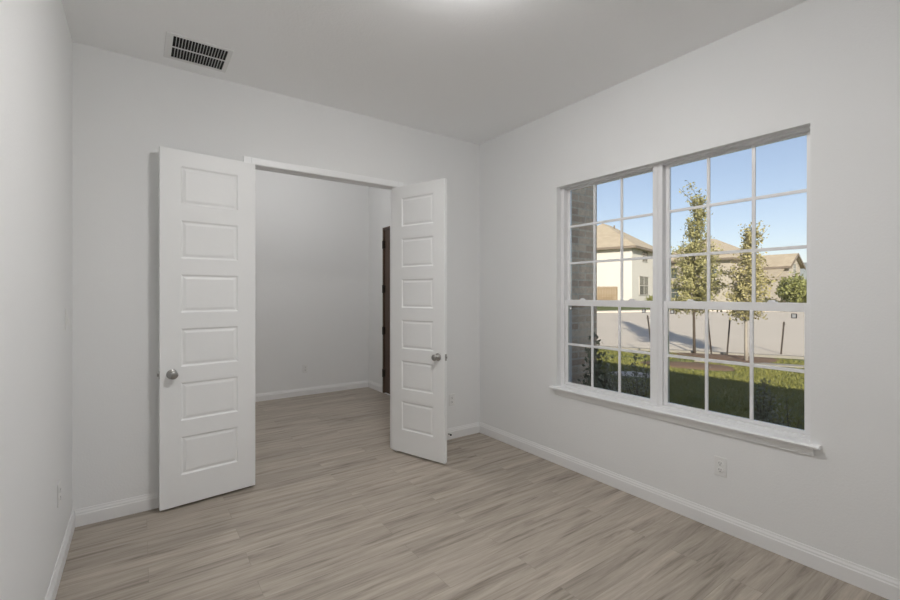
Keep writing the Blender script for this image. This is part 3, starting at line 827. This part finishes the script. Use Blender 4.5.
# wooden side-yard fence by the white house
fn = tag(empty('wooden_fence', (33.6, 20.9, gz(33.6, 20.9)), math.radians(112)), 'cedar board fence in front of the white house wall', 'fence')
bm = bmesh.new()
for k in range(28):
    box(bm, k*.15, k*.15+.128, -.012, .012, -.1, 1.75+.012*((k*7) % 3))
finish('boards', bm, M['fence'], fn)
bm = bmesh.new()
for zr in (.3, .9, 1.5): box(bm, 0, 4.2, -.05, -.013, zr, zr+.09)
finish('rails', bm, M['fence'], fn)
for k in range(3):
    bm = bmesh.new(); box(bm, k*2.0, k*2.0+.1, -.15, -.05, -.2, 1.7); finish('fence_post', bm, M['fence'], fn)

# middle house behind the trees
h2 = tag(empty('beige_house', (49.3, 17.7, .36)), 'beige house with tan hip roof mostly hidden behind the young trees', 'house')
bm = bmesh.new(); box(bm, 0, 11, 0, 8.5, -.2, 4.95); finish('walls', bm, M['beige'], h2)
bm = bmesh.new(); hip_roof(bm, 0, 11, 0, 8.5, 5.0, 2.9, 'x'); finish('roof', bm, M['shingle'], h2)
bm = bmesh.new()
for (a, b, c, d) in ((-.53, 11.53, -.53, -.49), (-.53, 11.53, 8.99, 9.03), (-.53, -.49, -.49, 8.99), (11.49, 11.53, -.49, 8.99)): box(bm, a, b, c, d, 4.78, 5.01)
finish('fascia', bm, M['fascia'], h2)
far_window(h2, 'x', 1.2, 2.6, 2.9, 4.2, 0); far_window(h2, 'x', 5.6, 7.2, 2.9, 4.2, 0); far_window(h2, 'x', 5.4, 7.4, .5, 2.0, 0)
bm = bmesh.new(); box(bm, -.06, -.001, 2.6, 3.6, -.1, 2.1); finish('house_door', bm, M['fascia'], h2)

# stone house with garage on the right
h3 = tag(empty('stone_house', (50.2, 13.6, .36)), 'stone house with gable roof and grey garage door at the window right edge', 'house')
bm = bmesh.new(); box(bm, 2.8, 6.4, 0, 3.2, -.2, 4.08)
a_ = [bm.verts.new(p) for p in ((2.8, .0, 4.08), (6.4, .0, 4.08), (4.6, .0, 5.27))]; bm.faces.new(a_)
box(bm, 0, 2.8, .6, 3.2, -.2, 2.5)
finish('walls', bm, M['stone'], h3)
bm = bmesh.new(); prism(bm, [(2.45, 4.0), (4.6, 5.45), (6.75, 4.0), (6.75, 3.87), (4.6, 5.32), (2.45, 3.87)], lambda u, v, t: (u, t, v), -.35, 3.55); finish('roof', bm, M['shingle'], h3)
bm = bmesh.new(); prism(bm, [(2.45, 4.02), (4.6, 5.47), (6.75, 4.02), (6.75, 3.74), (4.6, 5.19), (2.45, 3.74)], lambda u, v, t: (u, t, v), -.40, -.352); finish('barge_board', bm, M['fascia'], h3)
bm = bmesh.new()
prism(bm, [(-.4, 2.42), (2.8, 3.72), (2.8, 3.87), (-.4, 2.57)], lambda u, v, t: (u, t, v), .25, 3.5); finish('garage_roof', bm, M['shingle'], h3)
bm = bmesh.new()
box(bm, 2.40, 2.445, -.38, 3.56, 3.76, 4.0); finish('fascia', bm, M['fascia'], h3)
bm = bmesh.new(); box(bm, -.44, -.40, .22, 3.53, 2.36, 2.58); finish('fascia', bm, M['fascia'], h3)
bm = bmesh.new()
for k in range(4): box(bm, -.05, -.001, 1.0, 2.9, .0+k*.53, .5+k*.53)
finish('garage_door', bm, M['garage'], h3)
far_window(h3, 'y', 4.15, 5.0, 3.2, 4.35, 0)
bm = bmesh.new(); box(bm, 2.6, 2.799, .12, .5, -.1, 2.1); finish('house_door', bm, M['fascia'], h3)

# distant wooded hill line
bm = bmesh.new()
prev = None
for i in range(41):
    t = i/40; x = 60+170*t; y = 190-260*t
    h = 9+1.2*math.sin(i*.7)+.8*math.sin(i*1.9)+i*.10
    row = [bm.verts.new((x+dx, y+dy, z_)) for dx, dy, z_ in ((-25, -15, -2), (-8, -5, h*.7), (0, 0, h), (20, 12, h*.6), (35, 22, -2))]
    if prev:
        for k in range(4): bm.faces.new((prev[k], prev[k+1], row[k+1], row[k]))
    prev = row
tag(finish('hills', bm, M['hill'], smooth=True), 'low blue grey hill line beyond the houses', 'hill', kind='structure')
